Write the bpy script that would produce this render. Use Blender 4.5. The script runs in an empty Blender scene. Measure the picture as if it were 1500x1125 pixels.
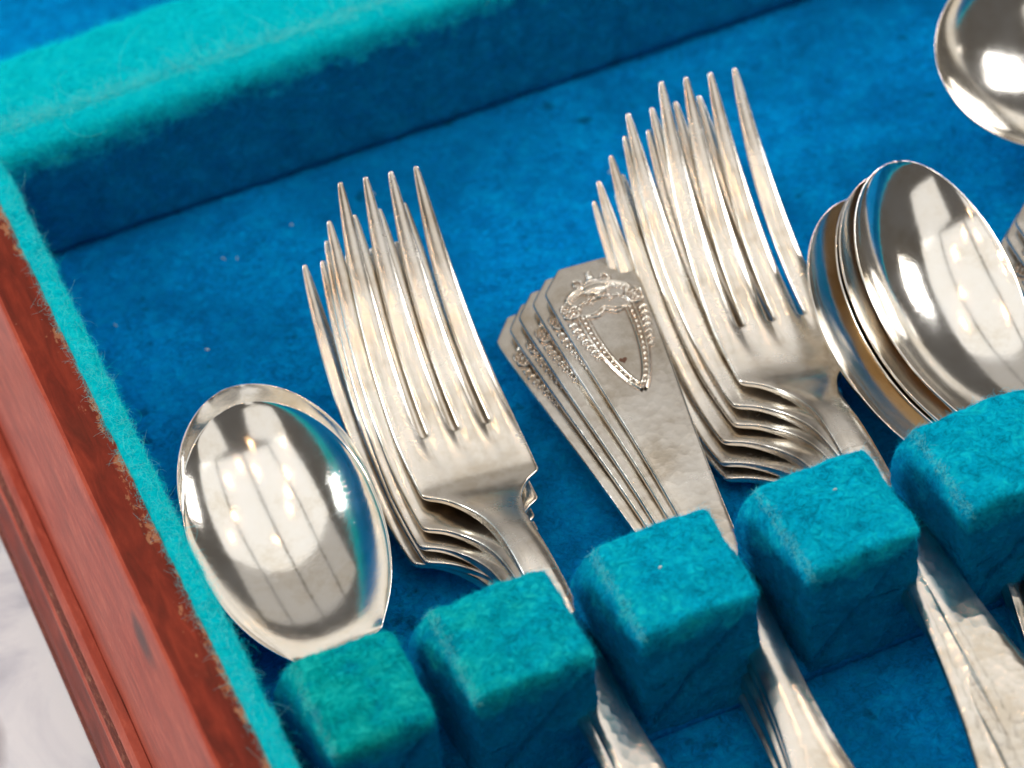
import bpy, bmesh, math, random
import numpy as np
from mathutils import Matrix, Vector, Euler
rng = np.random.default_rng(7)
S = 0.001                                   # every measure below is in millimetres
sc = bpy.context.scene
C = sc.collection

# ---------------------------------------------------------------- camera
cam_d = bpy.data.cameras.new('camera')
cam = bpy.data.objects.new('camera', cam_d); C.objects.link(cam)
RV = np.array([[0.917, -0.391, -0.074], [0.330, 0.642, 0.692], [-0.223, -0.659, 0.718]])
U_, _, V_ = np.linalg.svd(RV); RV = U_ @ V_
CL = np.array([-86.61, -465.35, 566.06])
M = Matrix([[*RV.T[i], CL[i] * S] for i in range(3)] + [[0, 0, 0, 1]])
cam.matrix_world = M
cam_d.sensor_width = 36; cam_d.lens = 120.03
cam_d.clip_start = 0.02; cam_d.clip_end = 50
cam_d.dof.use_dof = True
cam_d.dof.focus_distance = 0.742
cam_d.dof.aperture_fstop = 12.0
cam_d.dof.aperture_blades = 9
sc.camera = cam

# ---------------------------------------------------------------- world and lamps
w = bpy.data.worlds.new("World"); sc.world = w; w.use_nodes = True
bg = w.node_tree.nodes['Background']
bg.inputs[0].default_value = (0.50, 0.47, 0.44, 1); bg.inputs[1].default_value = 0.16
sc.view_settings.view_transform = 'Standard'; sc.view_settings.look = 'None'
sc.view_settings.exposure = 0.30; sc.view_settings.gamma = 1.0
sc.cycles.max_bounces = 32; sc.cycles.glossy_bounces = 30; sc.cycles.diffuse_bounces = 4
sc.cycles.sample_clamp_indirect = 4


def area(name, loc, target, sx, sy, radiance, col):
    l = bpy.data.lights.new(name, 'AREA'); l.shape = 'RECTANGLE'; l.size = sx; l.size_y = sy
    l.energy = radiance * math.pi * sx * sy; l.color = col
    o = bpy.data.objects.new(name, l); C.objects.link(o); o.location = loc
    d = Vector(target) - Vector(loc); o.rotation_euler = d.to_track_quat('-Z', 'Y').to_euler()
    return o


# pale canopy overhead in panels with thin gaps between them
for x in (-0.95, -0.3, 0.35, 1.0):
    area('canopy_lamp', (x, 0.2, 1.25), (x, 0.2, 0), 0.61, 1.5, 0.74, (1, .98, .94))
    area('canopy_lamp', (x, 1.55, 1.15), (x, 1.2, 0), 0.61, 1.2, 0.28, (1, .95, .88))
area('canopy_lamp', (-1.05, -1.1, 1.25), (-.9, -.6, 0), 1.15, 1.0, 0.62, (1, .97, .92))
area('canopy_lamp', (0.95, -1.1, 1.25), (.8, -.5, 0), 1.05, 1.0, 0.62, (1, .97, .92))
# daylight from behind and to the left
area('window_lamp', (-1.8, 0.95, 0.9), (0.1, 0.0, 0.0), 0.5, 0.5, 31.0, (.90, .97, 1.0))
area('side_fill', (1.1, 0.1, 0.55), (0.2, 0.05, 0.0), 0.35, 0.3, 12.0, (1, .98, .95))  # added fill from the right, brightens that end of the felt floor
for (x, y, z) in [(-.55, -.05, 1.0), (-.42, .1, 1.05), (-.30, .22, 1.0), (-.1, -.25, 1.1), (-.2, -.5, 1.0), (.15, -.35, 1.1),
                  (.4, -.2, 1.0), (.55, .15, 1.05), (.1, .5, 1.15), (.75, .4, 1.0), (-.75, -.3, .9)]:
    l = bpy.data.lights.new('bulb_lamp', 'POINT'); l.shadow_soft_size = 0.012; l.energy = 0.5; l.color = (1, .62, .32)
    o = bpy.data.objects.new('bulb_lamp', l); C.objects.link(o); o.location = (x, y, z)


# ---------------------------------------------------------------- helpers
def tag(o, label=None, cat=None, group=None, kind=None):
    if label: o['label'] = label
    if cat: o['category'] = cat
    if group: o['group'] = group
    if kind: o['kind'] = kind
    return o


def empty(name, loc=(0, 0, 0), rot=(0, 0, 0)):
    o = bpy.data.objects.new(name, None); C.objects.link(o)
    o.location = [v * S for v in loc]; o.rotation_euler = rot; o.empty_display_size = .01
    return o


def link(name, me, parent=None):
    o = bpy.data.objects.new(name, me); C.objects.link(o); o.parent = parent
    return o


def copy_tree(o, parent=None):
    c = o.copy(); C.objects.link(c); c.parent = parent
    for ch in list(o.children): copy_tree(ch, c)
    return c


def mesh(name, V, F, mats=(), smooth=True, merge=0):
    me = bpy.data.meshes.new(name)
    me.from_pydata((np.asarray(V) * S).tolist(), [], F if isinstance(F, list) else F.tolist())
    if merge:
        bm = bmesh.new(); bm.from_mesh(me); bmesh.ops.remove_doubles(bm, verts=bm.verts, dist=merge * S)
        bmesh.ops.recalc_face_normals(bm, faces=bm.faces); bm.to_mesh(me); bm.free()
    for m in mats: me.materials.append(m)
    if smooth: me.shade_smooth()
    me.update()
    return me


_w = {}
def fnoise(P, wl, seed=0, n=14):
    """smooth noise in about [-1,1]: a sum of random plane waves of about that wavelength"""
    k = (seed, n)
    if k not in _w:
        r = np.random.default_rng(1000 + seed)
        d = r.normal(size=(n, 3)); d /= np.linalg.norm(d, axis=1)[:, None]
        _w[k] = (d * r.uniform(.6, 1.6, (n, 1)), r.uniform(0, 6.28, n))
    K, ph = _w[k]
    return np.sin(P @ (K.T * (6.283 / wl)) + ph).sum(1) / math.sqrt(n) * .8


def grid_faces(nu, nv, off=0, flip=False):
    i, j = np.meshgrid(np.arange(nu - 1), np.arange(nv - 1), indexing='ij')
    a = (i * nv + j).ravel() + off
    q = np.stack([a, a + nv, a + nv + 1, a + 1], 1)
    return q[:, ::-1] if flip else q


def box_points(lo, hi, step):
    """grids over the six sides of a box"""
    V = []; F = []; n = 0
    lo = np.array(lo, float); hi = np.array(hi, float)
    for ax in range(3):
        a, b = [k for k in range(3) if k != ax]
        na = max(2, int((hi[a] - lo[a]) / step) + 1); nb = max(2, int((hi[b] - lo[b]) / step) + 1)
        A, B = np.meshgrid(np.linspace(lo[a], hi[a], na), np.linspace(lo[b], hi[b], nb), indexing='ij')
        for s in (0, 1):
            P = np.zeros((na * nb, 3)); P[:, a] = A.ravel(); P[:, b] = B.ravel(); P[:, ax] = (lo, hi)[s][ax]
            V.append(P); F.append(grid_faces(na, nb, n, (s == 0) != (ax == 1))); n += na * nb
    return np.vstack(V), np.vstack(F)


def soft_box(lo, hi, r, step, lump=.25, seed=0, wl=7):
    V, F = box_points(lo, hi, step)
    lo = np.array(lo); hi = np.array(hi)
    c = np.clip(V, lo + r, hi - r); d = V - c; L = np.linalg.norm(d, axis=1)[:, None]
    n = d / np.maximum(L, 1e-9)
    V = c + n * r
    if lump:
        V = V + n * (lump * fnoise(V, wl, seed) + lump * .5 * fnoise(V, wl * .35, seed + 1))[:, None]
    return V, F


# ---------------------------------------------------------------- materials
def new_mat(name):
    m = bpy.data.materials.new(name); m.use_nodes = True
    nt = m.node_tree; return m, nt, nt.nodes['Principled BSDF'], nt.nodes, nt.links


def noise(nt, scale, detail=4, rough=.55, vec=None, dist=0):
    n = nt.nodes.new('ShaderNodeTexNoise'); n.inputs['Scale'].default_value = scale
    n.inputs['Detail'].default_value = detail; n.inputs['Roughness'].default_value = rough; n.inputs['Distortion'].default_value = dist
    if vec: nt.links.new(vec, n.inputs['Vector'])
    return n.outputs['Fac']


def ramp(nt, fac, stops):
    r = nt.nodes.new('ShaderNodeValToRGB'); e = r.color_ramp.elements
    while len(e) < len(stops): e.new(.5)
    for k, (p, c) in enumerate(stops):
        e[k].position = p; e[k].color = (*c, 1) if len(c) == 3 else c
    nt.links.new(fac, r.inputs[0]); return r.outputs[0]


def mix(nt, fac, a, b, mode='MIX'):
    n = nt.nodes.new('ShaderNodeMix'); n.data_type = 'RGBA'; n.blend_type = mode
    for i, v in ((0, fac), (6, a), (7, b)):
        if isinstance(v, (int, float)): n.inputs[i].default_value = v
        elif isinstance(v, tuple): n.inputs[i].default_value = (*v, 1)
        else: nt.links.new(v, n.inputs[i])
    return n.outputs[2]


def math_(nt, op, a, b=None, clamp=False):
    n = nt.nodes.new('ShaderNodeMath'); n.operation = op; n.use_clamp = clamp
    for i, v in ((0, a), (1, b)):
        if v is None: continue
        if isinstance(v, (int, float)): n.inputs[i].default_value = v
        else: nt.links.new(v, n.inputs[i])
    return n.outputs[0]


def coord(nt, out='Object'):
    return nt.nodes.new('ShaderNodeTexCoord').outputs[out]


def mapping(nt, vec, scale, rot=(0, 0, 0)):
    n = nt.nodes.new('ShaderNodeMapping'); n.inputs['Scale'].default_value = scale; n.inputs['Rotation'].default_value = rot
    nt.links.new(vec, n.inputs['Vector']); return n.outputs[0]


def bump(nt, h, dist, strength=1, normal=None):
    b = nt.nodes.new('ShaderNodeBump'); b.inputs['Distance'].default_value = dist; b.inputs['Strength'].default_value = strength
    nt.links.new(h, b.inputs['Height'])
    if normal: nt.links.new(normal, b.inputs['Normal'])
    return b.outputs[0]


def felt(name, dark, mid, light, sheen, low=None, z0=0, z1=1):
    m, nt, b, N, L = new_mat(name)
    co = coord(nt)
    big = noise(nt, 160, 5, .6, co); fine = noise(nt, 900, 4, .7, co)
    wob = mapping(nt, co, (1, 1, 1))
    fib = noise(nt, 420, 6, .75, co, 1.5)
    f = math_(nt, 'ADD', math_(nt, 'MULTIPLY', big, .35), math_(nt, 'MULTIPLY', fib, .65))
    col = ramp(nt, f, [(.40, dark), (.5, mid), (.61, light)])
    if not low:       # uneven fading, pressed patches and old dark marks on the floor cloth
        col = mix(nt, ramp(nt, noise(nt, 26, 4, .55, co, .6), [(.36, (.55, .55, .55)), (.56, (0, 0, 0))]), col, (.0, .15, .46))
        col = mix(nt, ramp(nt, noise(nt, 130, 3, .5, co), [(.655, (0, 0, 0)), (.72, (.75, .75, .75))]), col, (.0, .07, .20))
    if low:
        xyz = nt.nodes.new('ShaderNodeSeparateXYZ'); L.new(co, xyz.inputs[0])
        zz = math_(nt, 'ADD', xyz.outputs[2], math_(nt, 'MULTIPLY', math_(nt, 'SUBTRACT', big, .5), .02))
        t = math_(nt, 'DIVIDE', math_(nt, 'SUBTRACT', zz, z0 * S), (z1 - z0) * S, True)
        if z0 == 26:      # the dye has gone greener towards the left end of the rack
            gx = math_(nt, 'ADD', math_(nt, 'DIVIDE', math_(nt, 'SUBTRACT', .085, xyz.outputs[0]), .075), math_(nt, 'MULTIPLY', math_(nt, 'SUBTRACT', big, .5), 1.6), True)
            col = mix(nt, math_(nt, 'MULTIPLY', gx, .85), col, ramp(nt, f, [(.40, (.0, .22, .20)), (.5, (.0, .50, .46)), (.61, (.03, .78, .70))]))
        col = mix(nt, t, ramp(nt, f, [(.38, low[0]), (.5, low[1]), (.61, low[2])]), col)  # faded dye on top; shade of the faces below is put into the colour
    L.new(col, b.inputs['Base Color'])
    b.inputs['Roughness'].default_value = .95; b.inputs['Specular IOR Level'].default_value = .02
    b.inputs['Sheen Weight'].default_value = sheen; b.inputs['Sheen Roughness'].default_value = .45
    b.inputs['Sheen Tint'].default_value = (.0, .9, 1, 1)
    h = math_(nt, 'ADD', math_(nt, 'MULTIPLY', fine, .4), fib)
    L.new(bump(nt, h, .0016, 1), b.inputs['Normal'])
    return m


LOW_SHADED = ((.0, .15, .38), (.0, .23, .52), (.003, .31, .64))  # darker felt tones for the faces below the tops, shade painted in
TEAL = felt('faded teal felt shaded below', (.0, .26, .42), (.0, .56, .84), (.01, .84, .97), .15, LOW_SHADED, 26, 33.5)
BLUE = felt('deep blue felt', (.0, .18, .54), (.0, .32, .87), (.0, .44, .98), .12)
AQUA = felt('aqua worn felt shaded below', (.0, .56, .72), (.0, .80, .95), (.03, .93, .97), .25, LOW_SHADED, 24, 30)


def fibre_mat(name, col, low=None, z0=0, z1=1):
    m, nt, b, N, L = new_mat(name)
    b.inputs['Base Color'].default_value = (*col, 1); b.inputs['Roughness'].default_value = .8
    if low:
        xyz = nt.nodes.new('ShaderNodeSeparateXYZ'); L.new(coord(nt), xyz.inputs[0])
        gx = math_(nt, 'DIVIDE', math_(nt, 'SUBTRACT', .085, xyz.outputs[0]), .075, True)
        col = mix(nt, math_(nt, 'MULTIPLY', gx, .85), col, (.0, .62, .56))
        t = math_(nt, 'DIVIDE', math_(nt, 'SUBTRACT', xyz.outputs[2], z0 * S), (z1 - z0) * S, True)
        L.new(mix(nt, t, low, col), b.inputs['Base Color'])  # fibres take the same painted shade lower down
    b.inputs['Specular IOR Level'].default_value = .04
    return m


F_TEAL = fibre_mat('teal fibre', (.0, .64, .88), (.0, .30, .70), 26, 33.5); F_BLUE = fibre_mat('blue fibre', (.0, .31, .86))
F_PALE = fibre_mat('pale worn fibre', (.25, .86, .84)); F_AQUA = fibre_mat('aqua fibre', (.0, .84, .92))


def silver(name, rough, hammered=False, tarnish=.35):
    m, nt, b, N, L = new_mat(name)
    co = coord(nt)
    oi = nt.nodes.new('ShaderNodeObjectInfo')
    va = nt.nodes.new('ShaderNodeVectorMath'); va.operation = 'ADD'; L.new(co, va.inputs[0]); L.new(oi.outputs['Location'], va.inputs[1])
    co2 = va.outputs[0]
    n1 = noise(nt, 70, 6, .65, co2); n2 = noise(nt, 700, 3, .6, co2)
    base = ramp(nt, n1, [(.34, (.70, .62, .51)), (.50, (.83, .775, .695)), (.68, (.88, .845, .79))])
    sp = ramp(nt, noise(nt, 260, 8, .8, co2), [(.70, (0, 0, 0)), (.80, (1, 1, 1))])
    base = mix(nt, math_(nt, 'MULTIPLY', sp, tarnish), base, (.30, .20, .13))
    L.new(base, b.inputs['Base Color'])
    b.inputs['Metallic'].default_value = 1
    rr = math_(nt, 'ADD', math_(nt, 'MULTIPLY', math_(nt, 'POWER', n1, 2), rough * 1.6), rough * .55)
    L.new(rr, b.inputs['Roughness'])
    # hairline scratches in three directions
    h = None
    for k, (rot, sc_) in enumerate((((0, 0, .3), (300, 9000, 300)), ((0, 0, -.5), (420, 11000, 420)), ((0, 0, 1.5), (350, 8000, 350)))):
        s_ = ramp(nt, noise(nt, 1, 2, .5, mapping(nt, co2, sc_, rot)), [(.66, (0, 0, 0)), (.74, (1, 1, 1))])
        h = s_ if h is None else math_(nt, 'ADD', h, s_)
    nrm = bump(nt, h, .000004, .3)
    nrm = bump(nt, n2, .00003, .35, nrm)
    if not hammered: nrm = bump(nt, noise(nt, 45, 3, .5, co2), .0005, .12, nrm)
    if hammered:
        v = nt.nodes.new('ShaderNodeTexVoronoi'); v.feature = 'SMOOTH_F1'; v.inputs['Scale'].default_value = 480
        v.inputs['Smoothness'].default_value = .12
        L.new(mapping(nt, co, (1, .8, .3)), v.inputs['Vector'])
        nrm = bump(nt, math_(nt, 'POWER', v.outputs['Distance'], 2), .0006, hammered, nrm)
    L.new(nrm, b.inputs['Normal'])
    return m


SILVER = silver('worn silver plate', .085)
SPOON = silver('bright spoon silver', .12)
_r = [n for n in SPOON.node_tree.nodes if n.type == 'VALTORGB'][0].color_ramp.elements
for _e, _c in zip(_r, ((.84, .77, .66), (.93, .89, .825), (.95, .925, .885))): _e.color = (*_c, 1)
SATIN = silver('satin worn silver plate', .25)
HAMMER = silver('hammered silver plate', .18, .10, .25)
PLANISH = silver('lightly planished silver plate', .22, .045, .25)
RELIEF = silver('chased silver relief', .22, False, .2)
_nt = RELIEF.node_tree; _b = _nt.nodes['Principled BSDF']; _src = _b.inputs['Base Color'].links[0].from_socket
_at = _nt.nodes.new('ShaderNodeAttribute'); _at.attribute_name = 'dirt'
_nt.links.new(mix(_nt, math_(_nt, 'MULTIPLY', _at.outputs['Fac'], .95), _src, (.22, .12, .07)), _b.inputs['Base Color'])


def tarnish_mat():
    m, nt, b, N, L = new_mat('brown tarnish')
    b.inputs['Base Color'].default_value = (.13, .06, .035, 1); b.inputs['Roughness'].default_value = .6; b.inputs['Metallic'].default_value = .3
    return m


def wood(name, painted_haze):
    m, nt, b, N, L = new_mat(name)
    co = coord(nt)
    g = noise(nt, 1, 6, .65, mapping(nt, co, (330, 60, 330)), .6)
    g2 = noise(nt, 60, 4, .6, co)
    col = ramp(nt, g, ([(.30, (.24, .03, .016)), (.5, (.42, .06, .032)), (.72, (.62, .13, .075))] if painted_haze else [(.30, (.065, .007, .004)), (.5, (.16, .016, .008)), (.72, (.30, .036, .016))]))  # side copy is lighter: its specular haze goes into the base colour
    col = mix(nt, math_(nt, 'MULTIPLY', g2, .35), col, (.30, .06, .03))
    if painted_haze:
        mo_ = ramp(nt, noise(nt, 650, 5, .75, mapping(nt, co, (1, .6, 1))), [(.42, (0, 0, 0)), (.62, (1, 1, 1))])
        col = mix(nt, math_(nt, 'MULTIPLY', mo_, .4), col, (.30, .035, .02))
    fl = ramp(nt, noise(nt, 330, 5, .7, co), [(.685, (0, 0, 0)), (.71, (1, 1, 1))])
    col = mix(nt, math_(nt, 'MULTIPLY', fl, .6), col, (.55, .30, .2))
    if painted_haze:
        hz = ramp(nt, noise(nt, 22, 4, .6, mapping(nt, co, (1, .5, 1))), [(.40, (0, 0, 0)), (.7, (1, 1, 1))])
        col = mix(nt, math_(nt, 'MULTIPLY', hz, .25), col, (.48, .14, .09))  # pale patches of painted haze over the side
    xyz = nt.nodes.new('ShaderNodeSeparateXYZ'); L.new(co, xyz.inputs[0])
    wn = noise(nt, 380, 6, .75, mapping(nt, co, (1, .45, 1)))
    if painted_haze:      # an old dark scuff on the side
        e = math_(nt, 'ADD', math_(nt, 'POWER', math_(nt, 'DIVIDE', math_(nt, 'SUBTRACT', xyz.outputs[1], -.001), .012), 2),
                  math_(nt, 'POWER', math_(nt, 'DIVIDE', math_(nt, 'SUBTRACT', xyz.outputs[2], .024), .0062), 2))
        e = math_(nt, 'ADD', e, math_(nt, 'MULTIPLY', g2, .9))
        col = mix(nt, ramp(nt, e, [(.55, (.8, .8, .8)), (1.0, (0, 0, 0))]), col, (.035, .03, .032))
    else:         # varnish rubbed away where the cloth meets the rim
        e = math_(nt, 'ADD', math_(nt, 'DIVIDE', math_(nt, 'ADD', xyz.outputs[0], .0088), .0040), math_(nt, 'MULTIPLY', math_(nt, 'SUBTRACT', wn, .5), 5.0))
        e = math_(nt, 'ADD', e, math_(nt, 'MULTIPLY', math_(nt, 'SUBTRACT', noise(nt, 55, 3, .6, co), .53), 3.5))
        col = mix(nt, ramp(nt, e, [(.95, (0, 0, 0)), (1.12, (.7, .7, .7))]), col, (.46, .20, .10))
    L.new(col, b.inputs['Base Color'])
    b.inputs['Specular IOR Level'].default_value = .15
    b.inputs['Roughness'].default_value = .38 if painted_haze else .42
    b.inputs['Coat Weight'].default_value = .06 if painted_haze else .02; b.inputs['Coat Roughness'].default_value = .3
    L.new(bump(nt, noise(nt, 1100, 3, .6, co), .00012, .6, bump(nt, g, .0002, .5)), b.inputs['Normal'])
    return m


WOOD = wood('red mahogany', False); WOODH = wood('polished mahogany side with painted haze', True)


def worn_wood():
    m, nt, b, N, L = new_mat('worn moulding')
    co = coord(nt)
    n = noise(nt, 1, 7, .8, mapping(nt, co, (1500, 350, 1500)))
    L.new(ramp(nt, n, [(.36, (.13, .024, .013)), (.54, (.24, .045, .024)), (.66, (.48, .22, .13))]), b.inputs['Base Color'])
    b.inputs['Roughness'].default_value = .6
    L.new(bump(nt, n, .0006, 1), b.inputs['Normal'])
    return m


WORN = worn_wood()


def marble_mat():
    m, nt, b, N, L = new_mat('grey marble')
    co = coord(nt)
    n = noise(nt, 16, 7, .6, co, 1.6)
    n2 = noise(nt, 14, 3, .5, mapping(nt, co, (1, 1.8, 1)))
    col = ramp(nt, n, [(.30, (.42, .44, .50)), (.46, (.74, .77, .84)), (.56, (.91, .94, .98)), (.7, (.95, .97, 1.0))])
    col = mix(nt, ramp(nt, n2, [(.60, (0, 0, 0)), (.72, (1, 1, 1))]), col, (.30, .27, .28))
    xyz = nt.nodes.new('ShaderNodeSeparateXYZ'); L.new(co, xyz.inputs[0])
    e = math_(nt, 'ADD', math_(nt, 'POWER', math_(nt, 'DIVIDE', math_(nt, 'ADD', xyz.outputs[0], .054), .013), 2),
              math_(nt, 'POWER', math_(nt, 'DIVIDE', math_(nt, 'SUBTRACT', xyz.outputs[1], .040), .026), 2))
    col = mix(nt, ramp(nt, math_(nt, 'ADD', e, n2), [(.6, (.85, .85, .85)), (1.5, (0, 0, 0))]), col, (.15, .11, .10))
    L.new(col, b.inputs['Base Color']); b.inputs['Roughness'].default_value = .35
    return m


MARBLE = marble_mat()

# ---------------------------------------------------------------- fibres (the nap of the felt)
def sample(V, F, n, keep=None):
    V = np.asarray(V); F = np.asarray(F)
    T = np.vstack([F[:, [0, 1, 2]], F[:, [0, 2, 3]]])
    a, b, c = V[T[:, 0]], V[T[:, 1]], V[T[:, 2]]
    cr = np.cross(b - a, c - a); A = np.linalg.norm(cr, axis=1)
    if keep is not None: A = A * keep((a + b + c) / 3, cr / np.maximum(A, 1e-9)[:, None])
    i = rng.choice(len(T), n, p=A / A.sum())
    r1 = np.sqrt(rng.random(n))[:, None]; r2 = rng.random(n)[:, None]
    P = (1 - r1) * a[i] + r1 * (1 - r2) * b[i] + r1 * r2 * c[i]
    nn = cr[i] / np.linalg.norm(cr[i], axis=1)[:, None]
    return P, nn


def fibres(name, P, Nn, length, lift, mat, parent, rad=.018, K=5):
    n = len(P)
    t = rng.normal(size=(n, 3)); t -= (t * Nn).sum(1)[:, None] * Nn; t /= np.linalg.norm(t, axis=1)[:, None]
    s = np.cross(Nn, t)
    Ln = (length * rng.lognormal(0, .45, n))[:, None]
    lf = (lift * rng.random(n) ** 1.3)[:, None]
    cur = rng.normal(0, 1.3, n)[:, None]
    pts = np.zeros((n, K, 3)); p = P - Nn * .12; ang = rng.normal(0, .2, n)[:, None]
    for k in range(K):
        pts[:, k] = p
        up = lf * (1 - 1.25 * k / K)
        p = p + (Ln / (K - 1)) * (np.cos(ang) * t + np.sin(ang) * s + up * Nn)
        ang = ang + cur / K * 1.5
    hc = bpy.data.hair_curves.new(name)
    hc.add_curves([K] * n)
    hc.position_data.foreach_set('vector', (pts * S).astype(np.float32).ravel())
    ra = hc.attributes.get('radius') or hc.attributes.new('radius', 'FLOAT', 'POINT')
    rr = np.tile(np.linspace(1, .45, K), n) * rad * S
    ra.data.foreach_set('value', rr.astype(np.float32))
    hc.materials.append(mat)
    o = bpy.data.objects.new(name, hc); C.objects.link(o); o.parent = parent; o['kind'] = 'stuff'
    return o


# ---------------------------------------------------------------- table
V, F = box_points((-700, -500, -64), (1100, 800, -34), 400)
table = link('table', mesh('table', V, F, [MARBLE], smooth=False, merge=.01)); tag(table, kind='structure')

# ---------------------------------------------------------------- the canteen box
HT = 33.0; FL = -3.0; YB = 149.0; YF = -150.0; XR = 480.0
box = empty('cutlery_box', (0, 0, -34))
tag(box, 'open mahogany cutlery box lined with turquoise and blue felt, standing on marble', 'cutlery box')


def bpart(name, me, kind=None, label=None):
    o = link(name, me, box); o.location = (0, 0, 34 * S)
    if kind: o['kind'] = kind
    if label: o['label'] = label
    return o


def extrude_profile(name, prof, y0, y1, mats, mi, step=1.2, rough=.0, axis='y'):
    """closed cross-section (x,z) swept along y"""
    prof = np.array(prof, float); P = []; idx = []
    for k in range(len(prof)):
        a, b = prof[k], prof[(k + 1) % len(prof)]
        n = max(1, int(np.linalg.norm(b - a) / 2.5)) if np.linalg.norm(b - a) > 4 else 1
        for j in range(n): P.append(a + (b - a) * j / n); idx.append(mi[k])
    P = np.array(P); ny = int((y1 - y0) / 3) + 1; ys = np.linspace(y0, y1, ny)
    V = np.zeros((ny, len(P), 3)); V[:, :, 0] = P[:, 0]; V[:, :, 2] = P[:, 1]; V[:, :, 1] = ys[:, None]
    V = V.reshape(-1, 3); m = len(P); F = []; MI = []
    V[:, 0] += rough * fnoise(V, 30, 5); V[:, 2] += rough * fnoise(V, 25, 6)
    for j in range(ny - 1):
        for k in range(m):
            k2 = (k + 1) % m; F.append([j * m + k, j * m + k2, (j + 1) * m + k2, (j + 1) * m + k]); MI.append(idx[k])
    F.append(list(range(m))); MI.append(0); F.append(list(range((ny - 1) * m, ny * m))[::-1]); MI.append(0)
    if axis == 'x': V = V[:, [1, 0, 2]]
    me = mesh(name, V, F, mats, smooth=True)
    me.polygons.foreach_set('material_index', MI)
    bm = bmesh.new(); bm.from_mesh(me); bmesh.ops.recalc_face_normals(bm, faces=bm.faces); bm.to_mesh(me); bm.free()
    me.shade_smooth(); me.set_sharp_from_angle(angle=math.radians(32))
    return me


# left wall (top, bellied side) and its base moulding
prof = [(-4.7, HT), (-13.9, HT), (-14.6, HT - .25), (-14.95, HT - .9), (-16.2, 24), (-18.2, 10), (-19.8, -4), (-20.6, -14.8), (-4.7, -14.8)]
side = bpart('side_wall', extrude_profile('side_wall', prof, YF, 192, [WOOD, WOODH], [0, 1, 1, 1, 1, 1, 1, 0, 0], rough=.08))
prof = [(-20.9, -15), (-22.9, -15.6), (-23.9, -17), (-24.2, -18.4), (-23.6, -19.3), (-24.0, -20.6), (-25.4, -21.2), (-26.0, -21.9), (-26.1, -22.6),
        (-26.4, -25), (-27.6, -28), (-28.4, -30), (-28.4, -31.6), (-29.1, -31.9), (-29.1, -33.9), (-5, -33.9), (-5, -15)]
mo = bpart('base_moulding', extrude_profile('base_moulding', prof, YF, 192, [WOODH, WORN, WOOD], [0, 0, 0, 1, 1, 1, 0, 0, 2, 2, 2, 2, 1, 2, 2, 2, 2], rough=.06))
for nm, lo, hi in (('front_wall', (-14, YF - 12, -33.9), (XR + 14, YF - .3, HT)), ('side_wall', (XR + 5.5, YF, -33.9), (XR + 15, 300, HT)),
                   ('back_wall', (-14, 300.3, -33.9), (XR + 14, 312, HT))):
    V, F = soft_box(lo, hi, .8, 12, 0)
    bpart(nm, mesh(nm, V, F, [WOOD], merge=.01))
V, F = box_points((-5, YF, -33.9), (XR + 5, 300, -6), 60); bpart('base_board', mesh('base_board', V, F, [WOOD], smooth=False, merge=.01))

# felt floor
nx, ny = 190, 190
gx, gy = np.meshgrid(np.linspace(-1, XR + 2, nx), np.linspace(YF, YB + 3, ny), indexing='ij')
P = np.stack([gx.ravel(), gy.ravel(), np.full(gx.size, FL)], 1)
P[:, 2] += .35 * fnoise(P, 45, 21) + .15 * fnoise(P, 14, 22)
P[:, 2] -= 1.3 * np.exp(-np.clip(YB - P[:, 1], 0, 99) / 3.0)
P[:, 2] -= 1.6 * np.exp(-np.clip(P[:, 0], 0, 99) / 2.0)
Ff = grid_faces(nx, ny)
floor_o = bpart('felt_floor', mesh('felt_floor', P, Ff, [BLUE]))
floorVF = (P, Ff)
V, F = box_points((-1, YB + 30, -5), (XR, 300, 0), 8); V[:, 2] += .3 * fnoise(V, 30, 25)
bpart('felt_floor', mesh('felt_floor', V, F, [BLUE], merge=.01), label='blue felt behind the padded divider')

# left felt lining strip
V, F = soft_box((-4.9, YF, FL - 1.5), (-.1, YB + 2, HT + .55), 1.5, 1.3, .28, 31, 9)
leftVF = (V, F)
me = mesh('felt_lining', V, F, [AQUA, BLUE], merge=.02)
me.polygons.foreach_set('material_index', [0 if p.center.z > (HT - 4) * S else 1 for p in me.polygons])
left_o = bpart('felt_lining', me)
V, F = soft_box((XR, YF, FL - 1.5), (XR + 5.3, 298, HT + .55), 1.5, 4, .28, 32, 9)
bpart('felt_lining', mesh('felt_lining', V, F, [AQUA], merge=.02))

# padded divider at the back
YD = YB + 36.0
V, F = soft_box((-14, YB, FL - 1), (XR, YD, HT), 2.8, 1.2, .22, 41, 14)
seam = YB + 8.5
top = V[:, 2] > HT - 3
V[top, 2] -= .9 * np.exp(-((V[top, 1] - seam - .3 * fnoise(V[top], 40, 44)) / .7) ** 2)
V[top, 2] -= np.clip((V[top, 1] - seam - 8) / 28, 0, 1) ** 2 * 2.0
V[:, 1] += (.034 * V[:, 0] - 2.0) * np.clip(V[:, 2] / HT, 0, 1)
divVF = (V, F)
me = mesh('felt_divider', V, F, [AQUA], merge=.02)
div_o = bpart('felt_divider', me)

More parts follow.
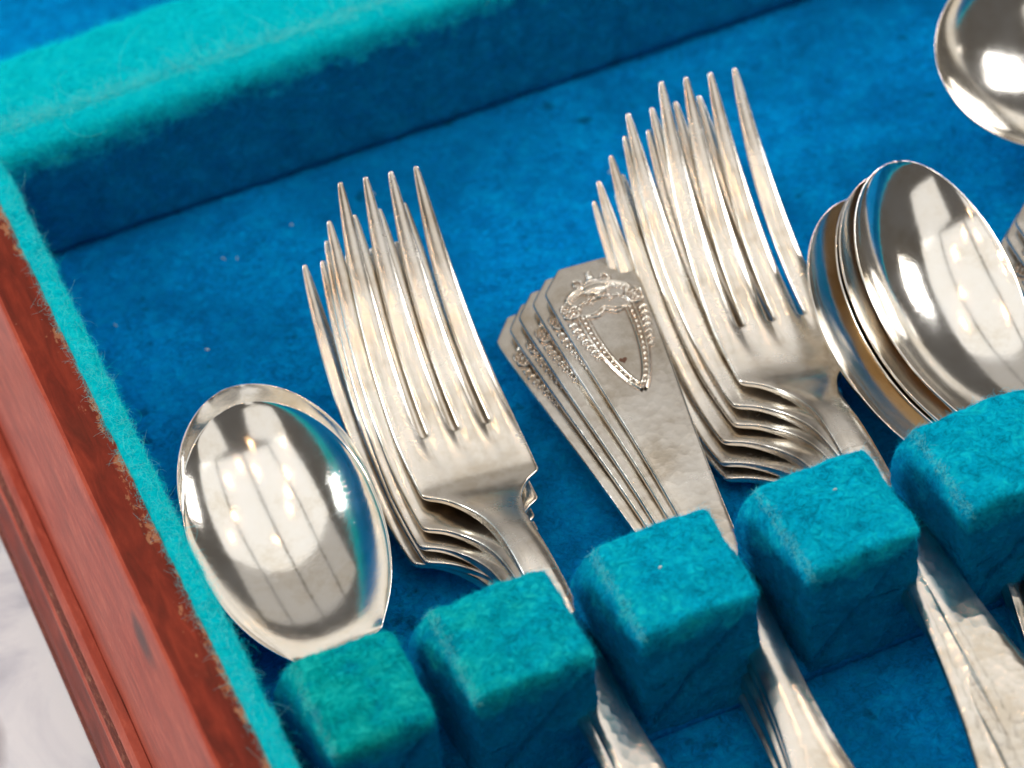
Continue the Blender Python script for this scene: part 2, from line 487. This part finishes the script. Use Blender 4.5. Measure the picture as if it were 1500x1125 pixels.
# rack blocks
YR0, YR1, HB = -53.5, -28.4, 35.0
BX = [(7.6, 29.4), (38.2, 63.8), (74.6, 100.6), (112.2, 137.4), (149.2, 176), (187, 213), (224, 250), (261, 287), (298, 324), (335, 361), (372, 398), (409, 435), (446, 470)]
blockVF = []
for k, (x0, x1) in enumerate(BX):
    st = .8 if k < 5 else 2
    r = 2.2 if k == 0 else 1.1
    x0 -= .5; x1 += .6
    V, F = soft_box((x0, YR0 - .7, -1), (x1, YR1 + .7, HB), r, st, .22, 60 + 3 * k, 8)
    wd = x1 - x0
    # left shoulder falls softly towards the back, the top is a touch crowned
    u = (V[:, 0] - x0) / wd; v = (V[:, 1] - YR0) / (YR1 - YR0); h = (V[:, 2] + 1) / (HB + 1)
    V[:, 2] += np.where(h > .5, (-(1.1 * (np.abs(2 * u - 1) ** 3)) - .5 * np.abs(2 * v - 1) ** 3 + .4 * fnoise(V, 13, 90 + k)), 0)
    # the slots are cut on the slant: right flank runs in under the top
    cut = np.clip(1 - h, 0, 1) * np.clip(v * 1.6, 0, 1) * 9
    V[:, 0] -= cut * u
    # wrapped corner: the cloth on the front is folded along a diagonal
    dline = (h - .12) - (u - .03) * .86
    fr = np.clip(1 - v / .22, 0, 1)
    V[:, 1] += fr * (1.3 / (1 + np.exp(dline * wd / .6)) + 4.2 * np.exp(-(dline * wd / 1.0) ** 2) * (dline < .04))
    V[:, 1] += fr * .35 * fnoise(V, 9, 120 + k)
    # the cloth on the left flank bellies out towards the back and narrows the slot
    dn = HB - V[:, 2]
    V[:, 0] -= np.clip(1 - u * 2.2, 0, 1) * 6.2 * np.clip(v, 0, 1) ** 1.3 * (1 - np.exp(-np.clip(dn - 2.4, 0, 99) / 4.5)) * np.clip(1.25 - dn / 34, .2, 1)
    blockVF.append((V, F))
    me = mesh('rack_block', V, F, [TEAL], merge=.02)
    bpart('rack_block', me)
V, F = soft_box((-2, YR0 + 1, FL - 1), (XR + 1, YR1 - 1, 1.2), 1.4, 2, .2, 55)
bpart('rack_base', mesh('rack_base', V, F, [BLUE], merge=.02))


# nap
def in_view(P, m=0):
    c = (P - CL) @ RV.T
    x = 5001 * c[:, 0] / -c[:, 2]; y = 5001 * c[:, 1] / -c[:, 2]
    return (np.abs(x) < 900) & (np.abs(y) < 720)


off = Vector((0, 0, 34 * S))
def nap(V, F, n, length, lift, mat, keep, rad=.02, parent=box):
    P, N_ = sample(V, F, n, lambda c, nn: in_view(c) * keep(c, nn))
    o = fibres('felt_nap', P, N_, length, lift, mat, parent, rad); o.location = off
    return o


nap(*floorVF, 60000, 1.6, .5, F_BLUE, lambda c, n: 1.0)
nap(*divVF, 90000, 2.0, .8, F_AQUA, lambda c, n: (c[:, 2] > HT - 4.5) & (n[:, 2] > -.2))
nap(*divVF, 26000, 1.7, .6, F_BLUE, lambda c, n: (c[:, 2] <= HT - 4))
nap(*divVF, 2600, 3.6, .9, F_PALE, lambda c, n: (c[:, 2] > HT - 3) * np.exp(-((c[:, 1] - seam) / 1.2) ** 2), .022)
nap(*leftVF, 52000, 1.5, .8, F_AQUA, lambda c, n: (c[:, 2] > HT - 4) * 1.0)
nap(*leftVF, 5000, 1.8, 1.0, F_PALE, lambda c, n: (c[:, 2] > HT - 3) * 1.0)
for k in range(5):
    V, F = blockVF[k]; x0 = BX[k][0]
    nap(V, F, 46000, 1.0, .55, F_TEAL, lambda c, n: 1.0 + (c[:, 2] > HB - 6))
    nap(V, F, 800, .9, .5, F_PALE, lambda c, n: (c[:, 2] > HB - 3) * np.exp(-((c[:, 0] - x0 - .1) / .4) ** 2))


# bits of lint lying on the cloth
LINT = fibre_mat('pale lint', (.75, .78, .70))
lp = [(63, 131, FL), (47, 126, FL), (44, 127.5, FL), (13, 118, FL), (85, 132, FL), (30, 100, FL), (126.5, -37, HB - .3), (85, -40, HB - .3), (16, 30, FL), (140, 112, FL)]
V = []; F = []
for (x, y, z) in lp:
    a_, L_, w_ = rng.uniform(0, 3.1), rng.uniform(.3, 1.0), rng.uniform(.12, .36)
    c_, s_ = math.cos(a_), math.sin(a_); n0 = len(V)
    for p, q, r in ((-1, 0, 0), (-.3, .9, .1), (.7, .6, 0), (1, -.2, 0), (.2, -1, .1), (-.6, -.7, 0)):
        V.append((x + L_ * p * c_ - w_ * q * s_, y + L_ * p * s_ + w_ * q * c_, z + .55 + r))
    V.append((x, y, z + 1.0)); V.append((x, y, z + .2))
    for i in range(6): F.append([n0 + i, n0 + (i + 1) % 6, n0 + 6]); F.append([n0 + (i + 1) % 6, n0 + i, n0 + 7])
bpart('lint', mesh('lint', V, F, [LINT]), 'stuff')

# ---------------------------------------------------------------- cutlery
def curve(kn):
    kn = np.array(sorted(kn), float); x, y = kn[:, 0], kn[:, 1]
    d = np.diff(y) / np.diff(x); m = np.zeros(len(x)); m[0] = d[0]; m[-1] = d[-1]
    for i in range(1, len(x) - 1):
        m[i] = 0 if d[i - 1] * d[i] <= 0 else 2 * d[i - 1] * d[i] / (d[i - 1] + d[i])
    def f(t):
        t = np.clip(np.asarray(t, float), x[0], x[-1]); i = np.clip(np.searchsorted(x, t) - 1, 0, len(x) - 2)
        h = x[i + 1] - x[i]; s = (t - x[i]) / h
        return (2 * s**3 - 3 * s**2 + 1) * y[i] + (s**3 - 2 * s**2 + s) * h * m[i] + (-2 * s**3 + 3 * s**2) * y[i + 1] + (s**3 - s**2) * h * m[i + 1]
    return f


def shell(rows):
    """rows: list of (X, Z, T) arrays and y; column count is constant. open cells given by skip(row, col)."""
    pass


def build_shell(ys, X, Z, T, skip=None):
    """top sheet (X,ys,Z), bottom sheet T below it, closed all round; skip marks missing cells"""
    nr, nc = X.shape
    top = np.stack([X, np.repeat(ys[:, None], nc, 1) if ys.ndim == 1 else ys, Z], 2).reshape(-1, 3)
    bot = top.copy(); bot[:, 2] -= T.ravel()
    V = np.vstack([top, bot]); n = nr * nc
    cell = np.ones((nr - 1, nc - 1), bool)
    if skip is not None: cell &= ~skip
    F = []; from collections import Counter
    edges = {}
    for i in range(nr - 1):
        for j in range(nc - 1):
            if not cell[i, j]: continue
            a, b, c, d = i * nc + j, i * nc + j + 1, (i + 1) * nc + j + 1, (i + 1) * nc + j
            F.append([a, b, c, d]); F.append([a + n, d + n, c + n, b + n])
            for e in ((a, b), (b, c), (c, d), (d, a)):
                k = (min(e), max(e)); edges.setdefault(k, []).append(e)
    for k, l in edges.items():
        if len(l) == 1:
            a, b = l[0]; F.append([b, a, a + n, b + n])
    return V, F


def finish(V, F, levels, classify, mats):
    """subdivide once, then cut the smooth skin into the named parts (normals kept, so no seam shows)"""
    me = mesh('tmp', V, F)
    bm = bmesh.new(); bm.from_mesh(me)
    bmesh.ops.delete(bm, geom=[v for v in bm.verts if not v.link_faces], context='VERTS')
    bmesh.ops.recalc_face_normals(bm, faces=bm.faces); bm.to_mesh(me); bm.free()
    o = bpy.data.objects.new('tmp', me); C.objects.link(o)
    md = o.modifiers.new('s', 'SUBSURF'); md.levels = levels; md.render_levels = levels
    dg = bpy.context.evaluated_depsgraph_get(); ev = o.evaluated_get(dg); m2 = ev.to_mesh()
    nv = len(m2.vertices); co = np.zeros(nv * 3, np.float32); m2.vertices.foreach_get('co', co); co = co.reshape(-1, 3)
    no = np.zeros(nv * 3, np.float32); m2.vertex_normals.foreach_get('vector', no); no = no.reshape(-1, 3)
    Q = np.array([list(p.vertices) for p in m2.polygons])
    ev.to_mesh_clear(); bpy.data.objects.remove(o); bpy.data.meshes.remove(me)
    cen = co[Q].mean(1) / S
    lab = classify(cen); out = []
    for name, key in mats:
        pick = Q[lab == name[1]]
        if not len(pick): continue
        u, inv = np.unique(pick, return_inverse=True)
        m = mesh(name[0], co[u] / S, inv.reshape(-1, 4), [key])
        m.normals_split_custom_set_from_vertices(no[u].tolist())
        out.append((name[0], m))
    return out


def assemble(thing_name, parts):
    t = empty(thing_name)
    for n, m in parts: link(n, m, t)
    return t


# --- dinner fork: origin between the shoulders, tines to +y, concave side up
f_z = curve([(73.5, 22.3), (66, 17.2), (58, 12.2), (45, 6.2), (30, 1.9), (16, .5), (8, .2), (3, .45), (0, 1.1), (-4, 2.6), (-9, 5.6), (-16, 9.6), (-25, 12.8),
             (-38, 14.5), (-55, 15.2), (-90, 17.5), (-140, 22)])
f_w = curve([(16, 14.24), (8, 14.15), (3, 14.0), (.6, 13.9), (-.6, 13.2), (-1.8, 11.2), (-3.5, 9.1), (-6, 7.2), (-9, 5.8), (-13, 4.7), (-18, 4.15), (-28, 4.1),
             (-45, 4.2), (-65, 4.5), (-85, 5.4), (-105, 7.2), (-128, 10.6), (-132, 10.6), (-138, 6.2)])
f_t = curve([(16, 2.0), (3, 1.9), (-3, 2.4), (-10, 3.4), (-20, 3.8), (-35, 3.2), (-60, 2.5), (-138, 2.1)])
tine_c = curve([(16, 7.43), (45, 6.75), (73.5, 6.08)])
tine_w = curve([(16, 3.1), (19, 3.1), (30, 2.98), (45, 2.72), (58, 2.2), (66, 1.6), (71, 1.05), (73.1, .7), (73.6, .42)])


def fork_parts(tip_blunt=1.0):
    yt = np.array([73.6, 73.1, 71.5, 68, 63, 57, 50, 43, 36, 29, 23, 19.5, 17, 16.0])
    yb = np.array([15.2, 13.5, 10, 6.5, 3.5, 1.8, .7, .1, -.5, -1.1, -1.8, -2.7, -4, -6, -8.5, -11.5, -15, -19, -24, -30, -38, -48, -60, -74, -88, -100, -110, -118, -124, -129, -132, -135, -138])
    ys = np.concatenate([yt, yb]); s = np.array([-1, -.62, 0, .62, 1])
    X = np.zeros((len(ys), 20)); Z = X * 0; T = X * 0
    for r, y in enumerate(ys):
        ye = max(y, 16.0)
        x = np.concatenate([tine_c(ye) * (i - 1.5) + tine_w(ye) * s for i in range(4)])
        ss = np.tile(s, 4)
        if y < 16: x = x * f_w(y) / (1.5 * 7.43 + 3.1)
        X[r] = x
        b = np.clip((y - 6) / 12, 0, 1)
        tw = tine_w(ye)
        roof = -.30 * tw * np.abs(ss) ** 2.2
        edge = np.abs(x) / max(np.abs(x).max(), 1e-6)
        palm = -.45 * edge ** 6 + .55 * edge ** 2 * np.clip(1 - abs(y - 8) / 24, 0, 1)
        neck = np.clip((-y - 3) / 10, 0, 1)
        palm = palm + neck * (-.9 * edge ** 2 * np.clip((y + 60) / 40, 0, 1) - .25 * edge ** 4)
        Z[r] = f_z(y) + b * roof + (1 - b) * palm
        t0 = f_t(min(y, 16)) if y < 16 else (1.9 + .1 * np.clip((y - 16) / 12, 0, 1)) * np.clip((75.5 - y) / 16, .38, 1)
        T[r] = t0 * (1 - .45 * b * np.abs(ss) ** 2 - (1 - b) * .3 * edge ** 4)
    skip = np.zeros((len(ys) - 1, 19), bool); skip[:13, 4::5] = True
    V, F = build_shell(ys, X, Z, T, skip)
    def cls(c):
        l = np.zeros(len(c), int); tn = c[:, 1] > 16.4
        l[tn] = 1 + np.clip(np.round(c[tn, 0] / tine_c(c[tn, 1]) + 1.5), 0, 3).astype(int)
        l[c[:, 1] < -33] = 9
        return l
    return finish(V, F, 2, cls, [(('head', 0), SATIN)] + [(('tine', 1 + i), SATIN) for i in range(4)] + [(('handle', 9), HAMMER)])


def thing_at(src, first, loc, rot, label, cat, group):
    o = src if first else copy_tree(src)
    o.location = [v * S for v in loc]; o.rotation_euler = [math.radians(a) for a in rot]
    tag(o, label, cat, group); return o


fork = assemble('dinner_fork', fork_parts())
ORD = ['topmost', 'second from the top', 'third from the top', 'fourth from the top', 'fifth from the top', 'sixth from the top']
# left stack: five forks nested and fanned out downwards
LEFT = [(67.6, 18.9, 11.0, 10.2, 7.6, -1.4), (65.0, 13.2, 8.0, 7.6, 7.4, .2), (62.9, 10.6, 5.7, 6.4, 7.4, -.2),
        (62.8, 8.2, 3.4, 5.4, 7.6, 1.5), (60.8, 11.4, .9, 5.6, 7.4, 2.7)]
for k, q in enumerate(LEFT):
    lab = ['silver dinner fork lying on top of the stack beside the round-bowled spoons',
           'dinner fork directly beneath the top fork of the left stack',
           'middle fork of the five nested beside the round-bowled spoons',
           'fork second from the bottom of the left fork stack',
           'lowest fork of the left stack, its outer tine sticking out at the left'][k]
    thing_at(fork, k == 0, q[:3], q[3:], lab, 'fork', 'forks nested in the left stack')
RIGHT = [(145.0, 18.8, 10.2, 7.6, 6.5, -4.7), (141.5, 16.0, 8.0, 6.0, 6.5, .2), (140.0, 12.8, 5.6, 4.7, 6.4, .6),
         (136.2, 10.9, 3.7, 3.8, 6.5, 1.0), (133.8, 7.4, 1.6, 2.8, 6.5, 2.8), (133.5, 4.9, -.6, 2.0, 6.4, 4.4)]
for k, q in enumerate(RIGHT):
    lab = ['silver dinner fork lying on top of the stack right of the shield handles',
           'fork directly beneath the top fork of the right stack',
           'third fork down in the stack right of the shield handles',
           'fork fourth from the top in the right fork stack',
           'fork second from the bottom of the right fork stack',
           'lowest fork of the right stack, tine tips behind the shield handle'][k]
    thing_at(fork, False, q[:3], q[3:], lab, 'fork', 'forks nested in the right stack')

# --- spoons: origin where the bowl meets the neck, bowl towards +y
HW, LB, YC, SH = 21.1, 69.2, 37.0, 8.4


def spoon_parts(scale=1.0, deep=10.5, name_h='handle'):
    yt = YC + (LB - YC) * np.sin(np.linspace(math.pi / 2 * .985, 0, 22))
    yl = np.array([32, 27, 22, 17, 12.5, 8.5, 5, 2.2, .6, -.4, -1.2, -2.4, -4, -6.5, -10, -15, -22, -30, -42, -58, -74, -90, -104, -114, -122, -128, -131, -134, -137])
    ys = np.concatenate([yt, yl]); nc = 25
    s = np.sin(np.linspace(-math.pi / 2, math.pi / 2, nc)) * .6 + np.linspace(-1, 1, nc) * .4
    wn = curve([(0, SH + 1.5), (-.6, SH + 1.1), (-1.4, SH - .8), (-3.5, 5.6), (-8, 4.3), (-18, 3.9), (-30, 4.1), (-50, 4.8), (-75, 6), (-100, 8), (-122, 10), (-131, 10.3), (-137, 6)])
    zn = curve([(0, 0), (-5, 1.6), (-12, 4), (-22, 6), (-40, 6.6), (-70, 5.2), (-137, 4)])
    X = np.zeros((len(ys), nc)); Z = X * 0; T = X * 0
    for r, y in enumerate(ys):
        if y >= YC: w_ = HW * math.sqrt(max(1 - ((y - YC) / (LB - YC)) ** 2, 0))
        elif y > 0: w_ = HW * math.sqrt(1 - (1 - (SH / HW) ** 2) * ((YC - y) / YC) ** 2) + 1.5 * math.exp(-y / 1.5)
        else: w_ = wn(y)
        X[r] = w_ * s
        ydn = (y - YC) / ((LB - YC) if y > YC else YC * 1.04)
        by = max(1 - ydn * ydn, 0)
        bowl = deep * (by * (1 - s ** 2)) ** .8 if y > -1.4 else 0 * s
        rim = .0015 * (y - YC) ** 2 if y > 0 else .0015 * YC ** 2 + zn(y)
        Z[r] = rim - bowl - (.35 * s ** 4 if y > 0 else np.clip(-y / 8, 0, 1) * .8 * s ** 2 * np.clip((y + 70) / 50, .15, 1))
        T[r] = (1.15 + .35 * (1 - s ** 2)) if y > 2 else (1.3 + min(1, (2 - y) / 8) * 1.7 * (1 if y > -40 else max(.5, 1 + (y + 40) / 80)))
    V, F = build_shell(ys, X, Z, T)
    V = V * np.array(scale)
    return finish(V, F, 1, lambda c: np.where(c[:, 1] < -9, 1, 0), [(('bowl', 0), SPOON), ((name_h, 1), HAMMER)])


spoon = assemble('table_spoon', spoon_parts())
thing_at(spoon, True, (22.9, -11.6, 11.64), (7.2, -8.8, -2.0), 'upper of the two large round-bowled silver spoons beside the left wall of the box', 'spoon', 'spoons by the left wall')
thing_at(spoon, False, (25.8, -1.8, 7.0), (7.6, -8.4, -.6), 'lower of the two large spoons beside the left wall, only its rim showing', 'spoon', 'spoons by the left wall')
for k, (q, lab) in enumerate((((175.4, -16.9, 13.8, 16, 24, -3.6), 'top spoon of the right stack, its bowl open and reflecting small lights'),
                              ((172.2, -16.0, 10.8, 16, 24, -3.6), 'spoon right beneath the top one of the right stack'),
                              ((171.3, -16.0, 9.7, 16, 24, -3.5), 'third spoon down in the right stack, only a rim line showing'),
                              ((165.8, -15.0, 5.6, 15, 23, -3.2), 'lowest spoon of the right stack, leaning out towards the forks'))):
    thing_at(spoon, False, q[:3], q[3:], lab, 'spoon', 'spoons stacked right of the forks')
SERVL = (290, 80, 25)
serv = assemble('serving_spoon', spoon_parts((1.32, 1.15, 1.3), 10.5))
thing_at(serv, True, SERVL, (0, -26, 96), 'large serving spoon lying alone at the upper right on blue felt', 'spoon', None)

# --- pieces lying handle first: origin at the end of the handle, handle running towards -y
h_w = curve([(0, 6.1), (-.25, 6.3), (-5.6, 10.75), (-6.3, 11.15), (-7.2, 11.2), (-22, 10.3), (-38, 8.9), (-55, 7.3), (-72, 5.9), (-90, 4.9), (-108, 4.4), (-125, 4.3), (-142, 4.9), (-158, 7.0), (-168, 10), (-176, 12.4), (-205, 12.5), (-222, 9), (-230, 4.5)])
h_z = curve([(0, 0), (-40, .3), (-80, .2), (-110, 0), (-135, -1.2), (-160, -4.2), (-185, -6.5), (-215, -5), (-230, -2)])


def emblem_height(u, d):
    """height in mm of the chased ornament: u across, d down from the handle end"""
    H = np.zeros_like(u)
    def dot(cu, cd, ru, rd, h=.42, a=0):
        nonlocal H
        x = u - cu; y = d - cd
        if a: x, y = x * math.cos(a) + y * math.sin(a), -x * math.sin(a) + y * math.cos(a)
        q = 1 - (x / ru) ** 2 - (y / rd) ** 2
        H = np.maximum(H, h * np.sqrt(np.clip(q, 0, 1)))
    def stroke(pts, r, h=.35):
        nonlocal H
        for (a, b), (c, e) in zip(pts[:-1], pts[1:]):
            L2 = (c - a) ** 2 + (e - b) ** 2 + 1e-9
            t = np.clip(((u - a) * (c - a) + (d - b) * (e - b)) / L2, 0, 1)
            q = ((u - a - t * (c - a)) ** 2 + (d - b - t * (e - b)) ** 2) / r ** 2
            H = np.maximum(H, h * np.sqrt(np.clip(1 - q, 0, 1)))
    # shield: two raised lines with a row of beads between
    def side(off, n=40):
        tt = np.linspace(0, 1, n); hw = (4.7 + off) * np.clip(1 - tt ** 2.1, 0, 1) ** .8; dd = 17.6 - off * .5 + tt * (24.6 + off * 1.7)
        return hw, dd
    for off, r, h in ((0, .24, .36), (1.9, .28, .42)):
        hw, dd = side(off)
        for sgn in (-1, 1): stroke([(sgn * a, b) for a, b in zip(hw, dd)], r, h)
        c = 4.7 + off; tp = 17.6 - off * .5
        stroke([(x, tp + 1.3 * math.sin(math.pi * abs(x) / c) - .9 * (1 - abs(x) / c)) for x in np.linspace(-c, c, 21)], r, h)
    hw, dd = side(.95, 200); ds = np.concatenate([[0], np.cumsum(np.hypot(np.diff(hw), np.diff(dd)))])
    for q in np.arange(.8, ds[-1] - 1.6, 1.75):
        i = min(np.searchsorted(ds, q), 198); a = math.atan2(dd[i + 1] - dd[i], hw[i + 1] - hw[i])
        dot(hw[i], dd[i], .68, .42, .42, a); dot(-hw[i], dd[i], .68, .42, .42, -a)
    for x in np.linspace(-4.4, 4.4, 7): dot(x, 17.3 + 1.3 * math.sin(math.pi * abs(x) / 5.2) - .9 * (1 - abs(x) / 5.2), .5, .3, .36)
    # rosettes
    for sx in (-1, 1):
        cx, cy = sx * 7.8, 14.8
        ring = [(cx + 1.95 * math.cos(a), cy + 2.45 * math.sin(a)) for a in np.linspace(0, 2 * math.pi, 25)]
        stroke(ring, .27, .45); dot(cx, cy, .5, .6, .45)
        for a in np.linspace(0, 2 * math.pi, 9)[:-1]: dot(cx + 1.15 * math.cos(a), cy + 1.45 * math.sin(a), .5, .27, .36, a)
        # hanging chain of husks
        for i, dd_ in enumerate(np.arange(19.0, 33, 2.0)):
            x = sx * (8.5 - i * .38); k = 1.5 - i * .1
            dot(x - .35 * k, dd_, .34 * k, .62 * k, .4, .45 * 1); dot(x + .35 * k, dd_, .34 * k, .62 * k, .4, -.45); dot(x, dd_ + .75, .22, .26, .4)
        # leaf swag from rosette to urn
        for i, t in enumerate(np.linspace(.12, .95, 6)):
            x = sx * (7.4 - t * 4.6); y = 11.6 - 2.6 * t + 1.6 * math.sin(math.pi * t) * -.4
            dot(x, y - .6, .5, 1.0, .42, sx * -.7); dot(x + sx * .3, y + .6, .42, .9, .36, sx * .8)
        for i, t in enumerate(np.linspace(0, 1, 5)):
            dot(sx * (5.6 - 3.2 * t), 14.6 - 1.2 * math.sin(math.pi * t) - .8 * t, .55, .35, .34, sx * .5)
        # urn handles and scrolls
        stroke([(sx * (3.3 + .95 * math.sin(a)), 7.2 + 1.15 * math.cos(a) - .4) for a in np.linspace(0, 4.6, 14)], .2, .45)
        stroke([(sx * (1.2 + 1.3 * t), 12.2 + .7 * math.sin(3.3 * t)) for t in np.linspace(0, 1, 8)], .2, .35)
    # urn
    dot(0, 9.6, 3.3, 2.0, .66); dot(0, 7.9, 3.5, .42, .72); dot(0, 6.9, 1.5, .9, .5); dot(0, 5.6, .7, .95, .5); dot(0, 4.4, .5, .5, .55)
    dot(0, 11.3, .6, .9, .5); dot(0, 12.5, 1.3, .36, .5)
    for x in np.linspace(-2.4, 2.4, 7): dot(x, 10.1, .2, 1.1, .8 - abs(x) * .07)
    return H


def handle_parts():
    ys = np.array([0, -.25, -.7, -3, -5.2, -5.7, -6.1, -6.6, -7.4, -9, -13, -18, -24, -32, -40, -50, -60, -72, -85, -97, -108, -120, -130, -140, -150, -158, -165, -171, -176, -183, -195, -207, -216, -223, -227, -230])
    s = np.array([-1, -.93, -.82, -.6, -.35, 0, .35, .6, .82, .93, 1])
    X = h_w(ys)[:, None] * s; ed = np.abs(s)[None, :]
    b = np.clip((-ys - 60) / 60, 0, 1)[:, None]
    Z = h_z(ys)[:, None] - (1 - b) * .32 * np.clip((ed - .8) / .2, 0, 1) ** 2 - b * 1.3 * ed ** 2
    T = np.repeat(1.9 + 1.0 * np.exp(-((ys + 115) / 40) ** 2)[:, None], len(s), 1) * (1 - .2 * ed ** 4)
    V, F = build_shell(ys, X, Z, T)
    parts = finish(V, F, 2, lambda c: np.where(c[:, 1] < -158, 1, 0), [(('handle', 0), PLANISH), (('head', 1), SILVER)])
    nu, nd = 150, 300
    U, D = np.meshgrid(np.linspace(-10.2, 10.2, nu), np.linspace(3.4, 44, nd), indexing='ij')
    lim = h_w(-D) * .90
    H = emblem_height(U, D); H = np.where(np.abs(U) < lim * .985, H, 0)
    P = np.stack([np.clip(U, -lim, lim), -D, h_z(-D) + H * 1.8 + .012], 2).reshape(-1, 3)
    def blur(A, n):
        for _ in range(n):
            A = (np.roll(A, 1, 0) + np.roll(A, -1, 0) + A * 2) / 4; A = (np.roll(A, 1, 1) + np.roll(A, -1, 1) + A * 2) / 4
        return A
    near = blur(H, 10)
    dirt = np.clip(near * 8, 0, .7) * np.clip(1 - H / .2, 0, 1)
    q = grid_faces(nu, nd); Hq = near.ravel()[q].max(1); Lq = (np.abs(U) < lim).ravel()[q].all(1)
    q = q[(Hq > .01) & Lq]; u, inv = np.unique(q, return_inverse=True)
    m = mesh('emblem', P[u], inv.reshape(-1, 4)[:, ::-1], [RELIEF])
    at = m.attributes.new('dirt', 'FLOAT', 'POINT'); at.data.foreach_set('value', dirt.ravel()[u].astype(np.float32))
    return parts + [('emblem', m)]


hp = assemble('flatware', handle_parts())
for n_, m_ in [(o.name, o.data) for o in hp.children]:
    pass
labs = ['topmost silver handle engraved with a shield and urn, lying between the two fork stacks',
        'handle directly beneath the one whose whole shield shows',
        'middle one of the five fanned handles between the fork stacks',
        'handle second from the bottom of the fan between the fork stacks',
        'lowest handle of the fan, nearest the left fork stack']
for k in range(5):
    z = 15.6 - 3.0 * k
    x = 114.2 - 3.1 * k + (0, .2, -.4, .1, 0)[k]; y = 68.4 + .9 * k + (0, .5, .2, -.3, 0)[k]
    if k == 4: x -= .3; y -= .5
    thing_at(hp, k == 0, (x, y, z), (0, 0, -5.5 + 1.15 * k), labs[k], 'cutlery', 'cutlery with shield handles between the forks')
top_h = hp
# small heart-shaped tarnish spot on the top shield
a = np.linspace(0, 2 * math.pi, 28, endpoint=False)
hx = .95 * np.sin(a) ** 3; hy = -(.78 * np.cos(a) - .30 * np.cos(2 * a) - .12 * np.cos(3 * a) - .06 * np.cos(4 * a)) * 1.1
V = [(-1.3, -33.6, h_z(-33.6) + .05)] + [(-1.3 + p, -33.6 - q, float(h_z(-33.6)) + .02) for p, q in zip(hx, hy)]
link('tarnish_spot', mesh('tarnish_spot', V, [[0, 1 + i, 1 + (i + 1) % 28] for i in range(28)], [tarnish_mat()]), top_h)
# second fan of handles, cut off by the right edge of the picture
labs = ['topmost handle end of the stack cut off by the right edge', 'middle handle end of the stack at the right edge', 'lowest handle end of the stack at the right edge']
for k in range(3):
    thing_at([o for o in C.objects if o.name.startswith('flatware') and o.parent is None][1], False, (222.5 - 2.6 * k, 42 - .8 * k, 13 - 3 * k), (0, 0, -7 - k), labs[k], 'cutlery', 'cutlery handles at the right edge')
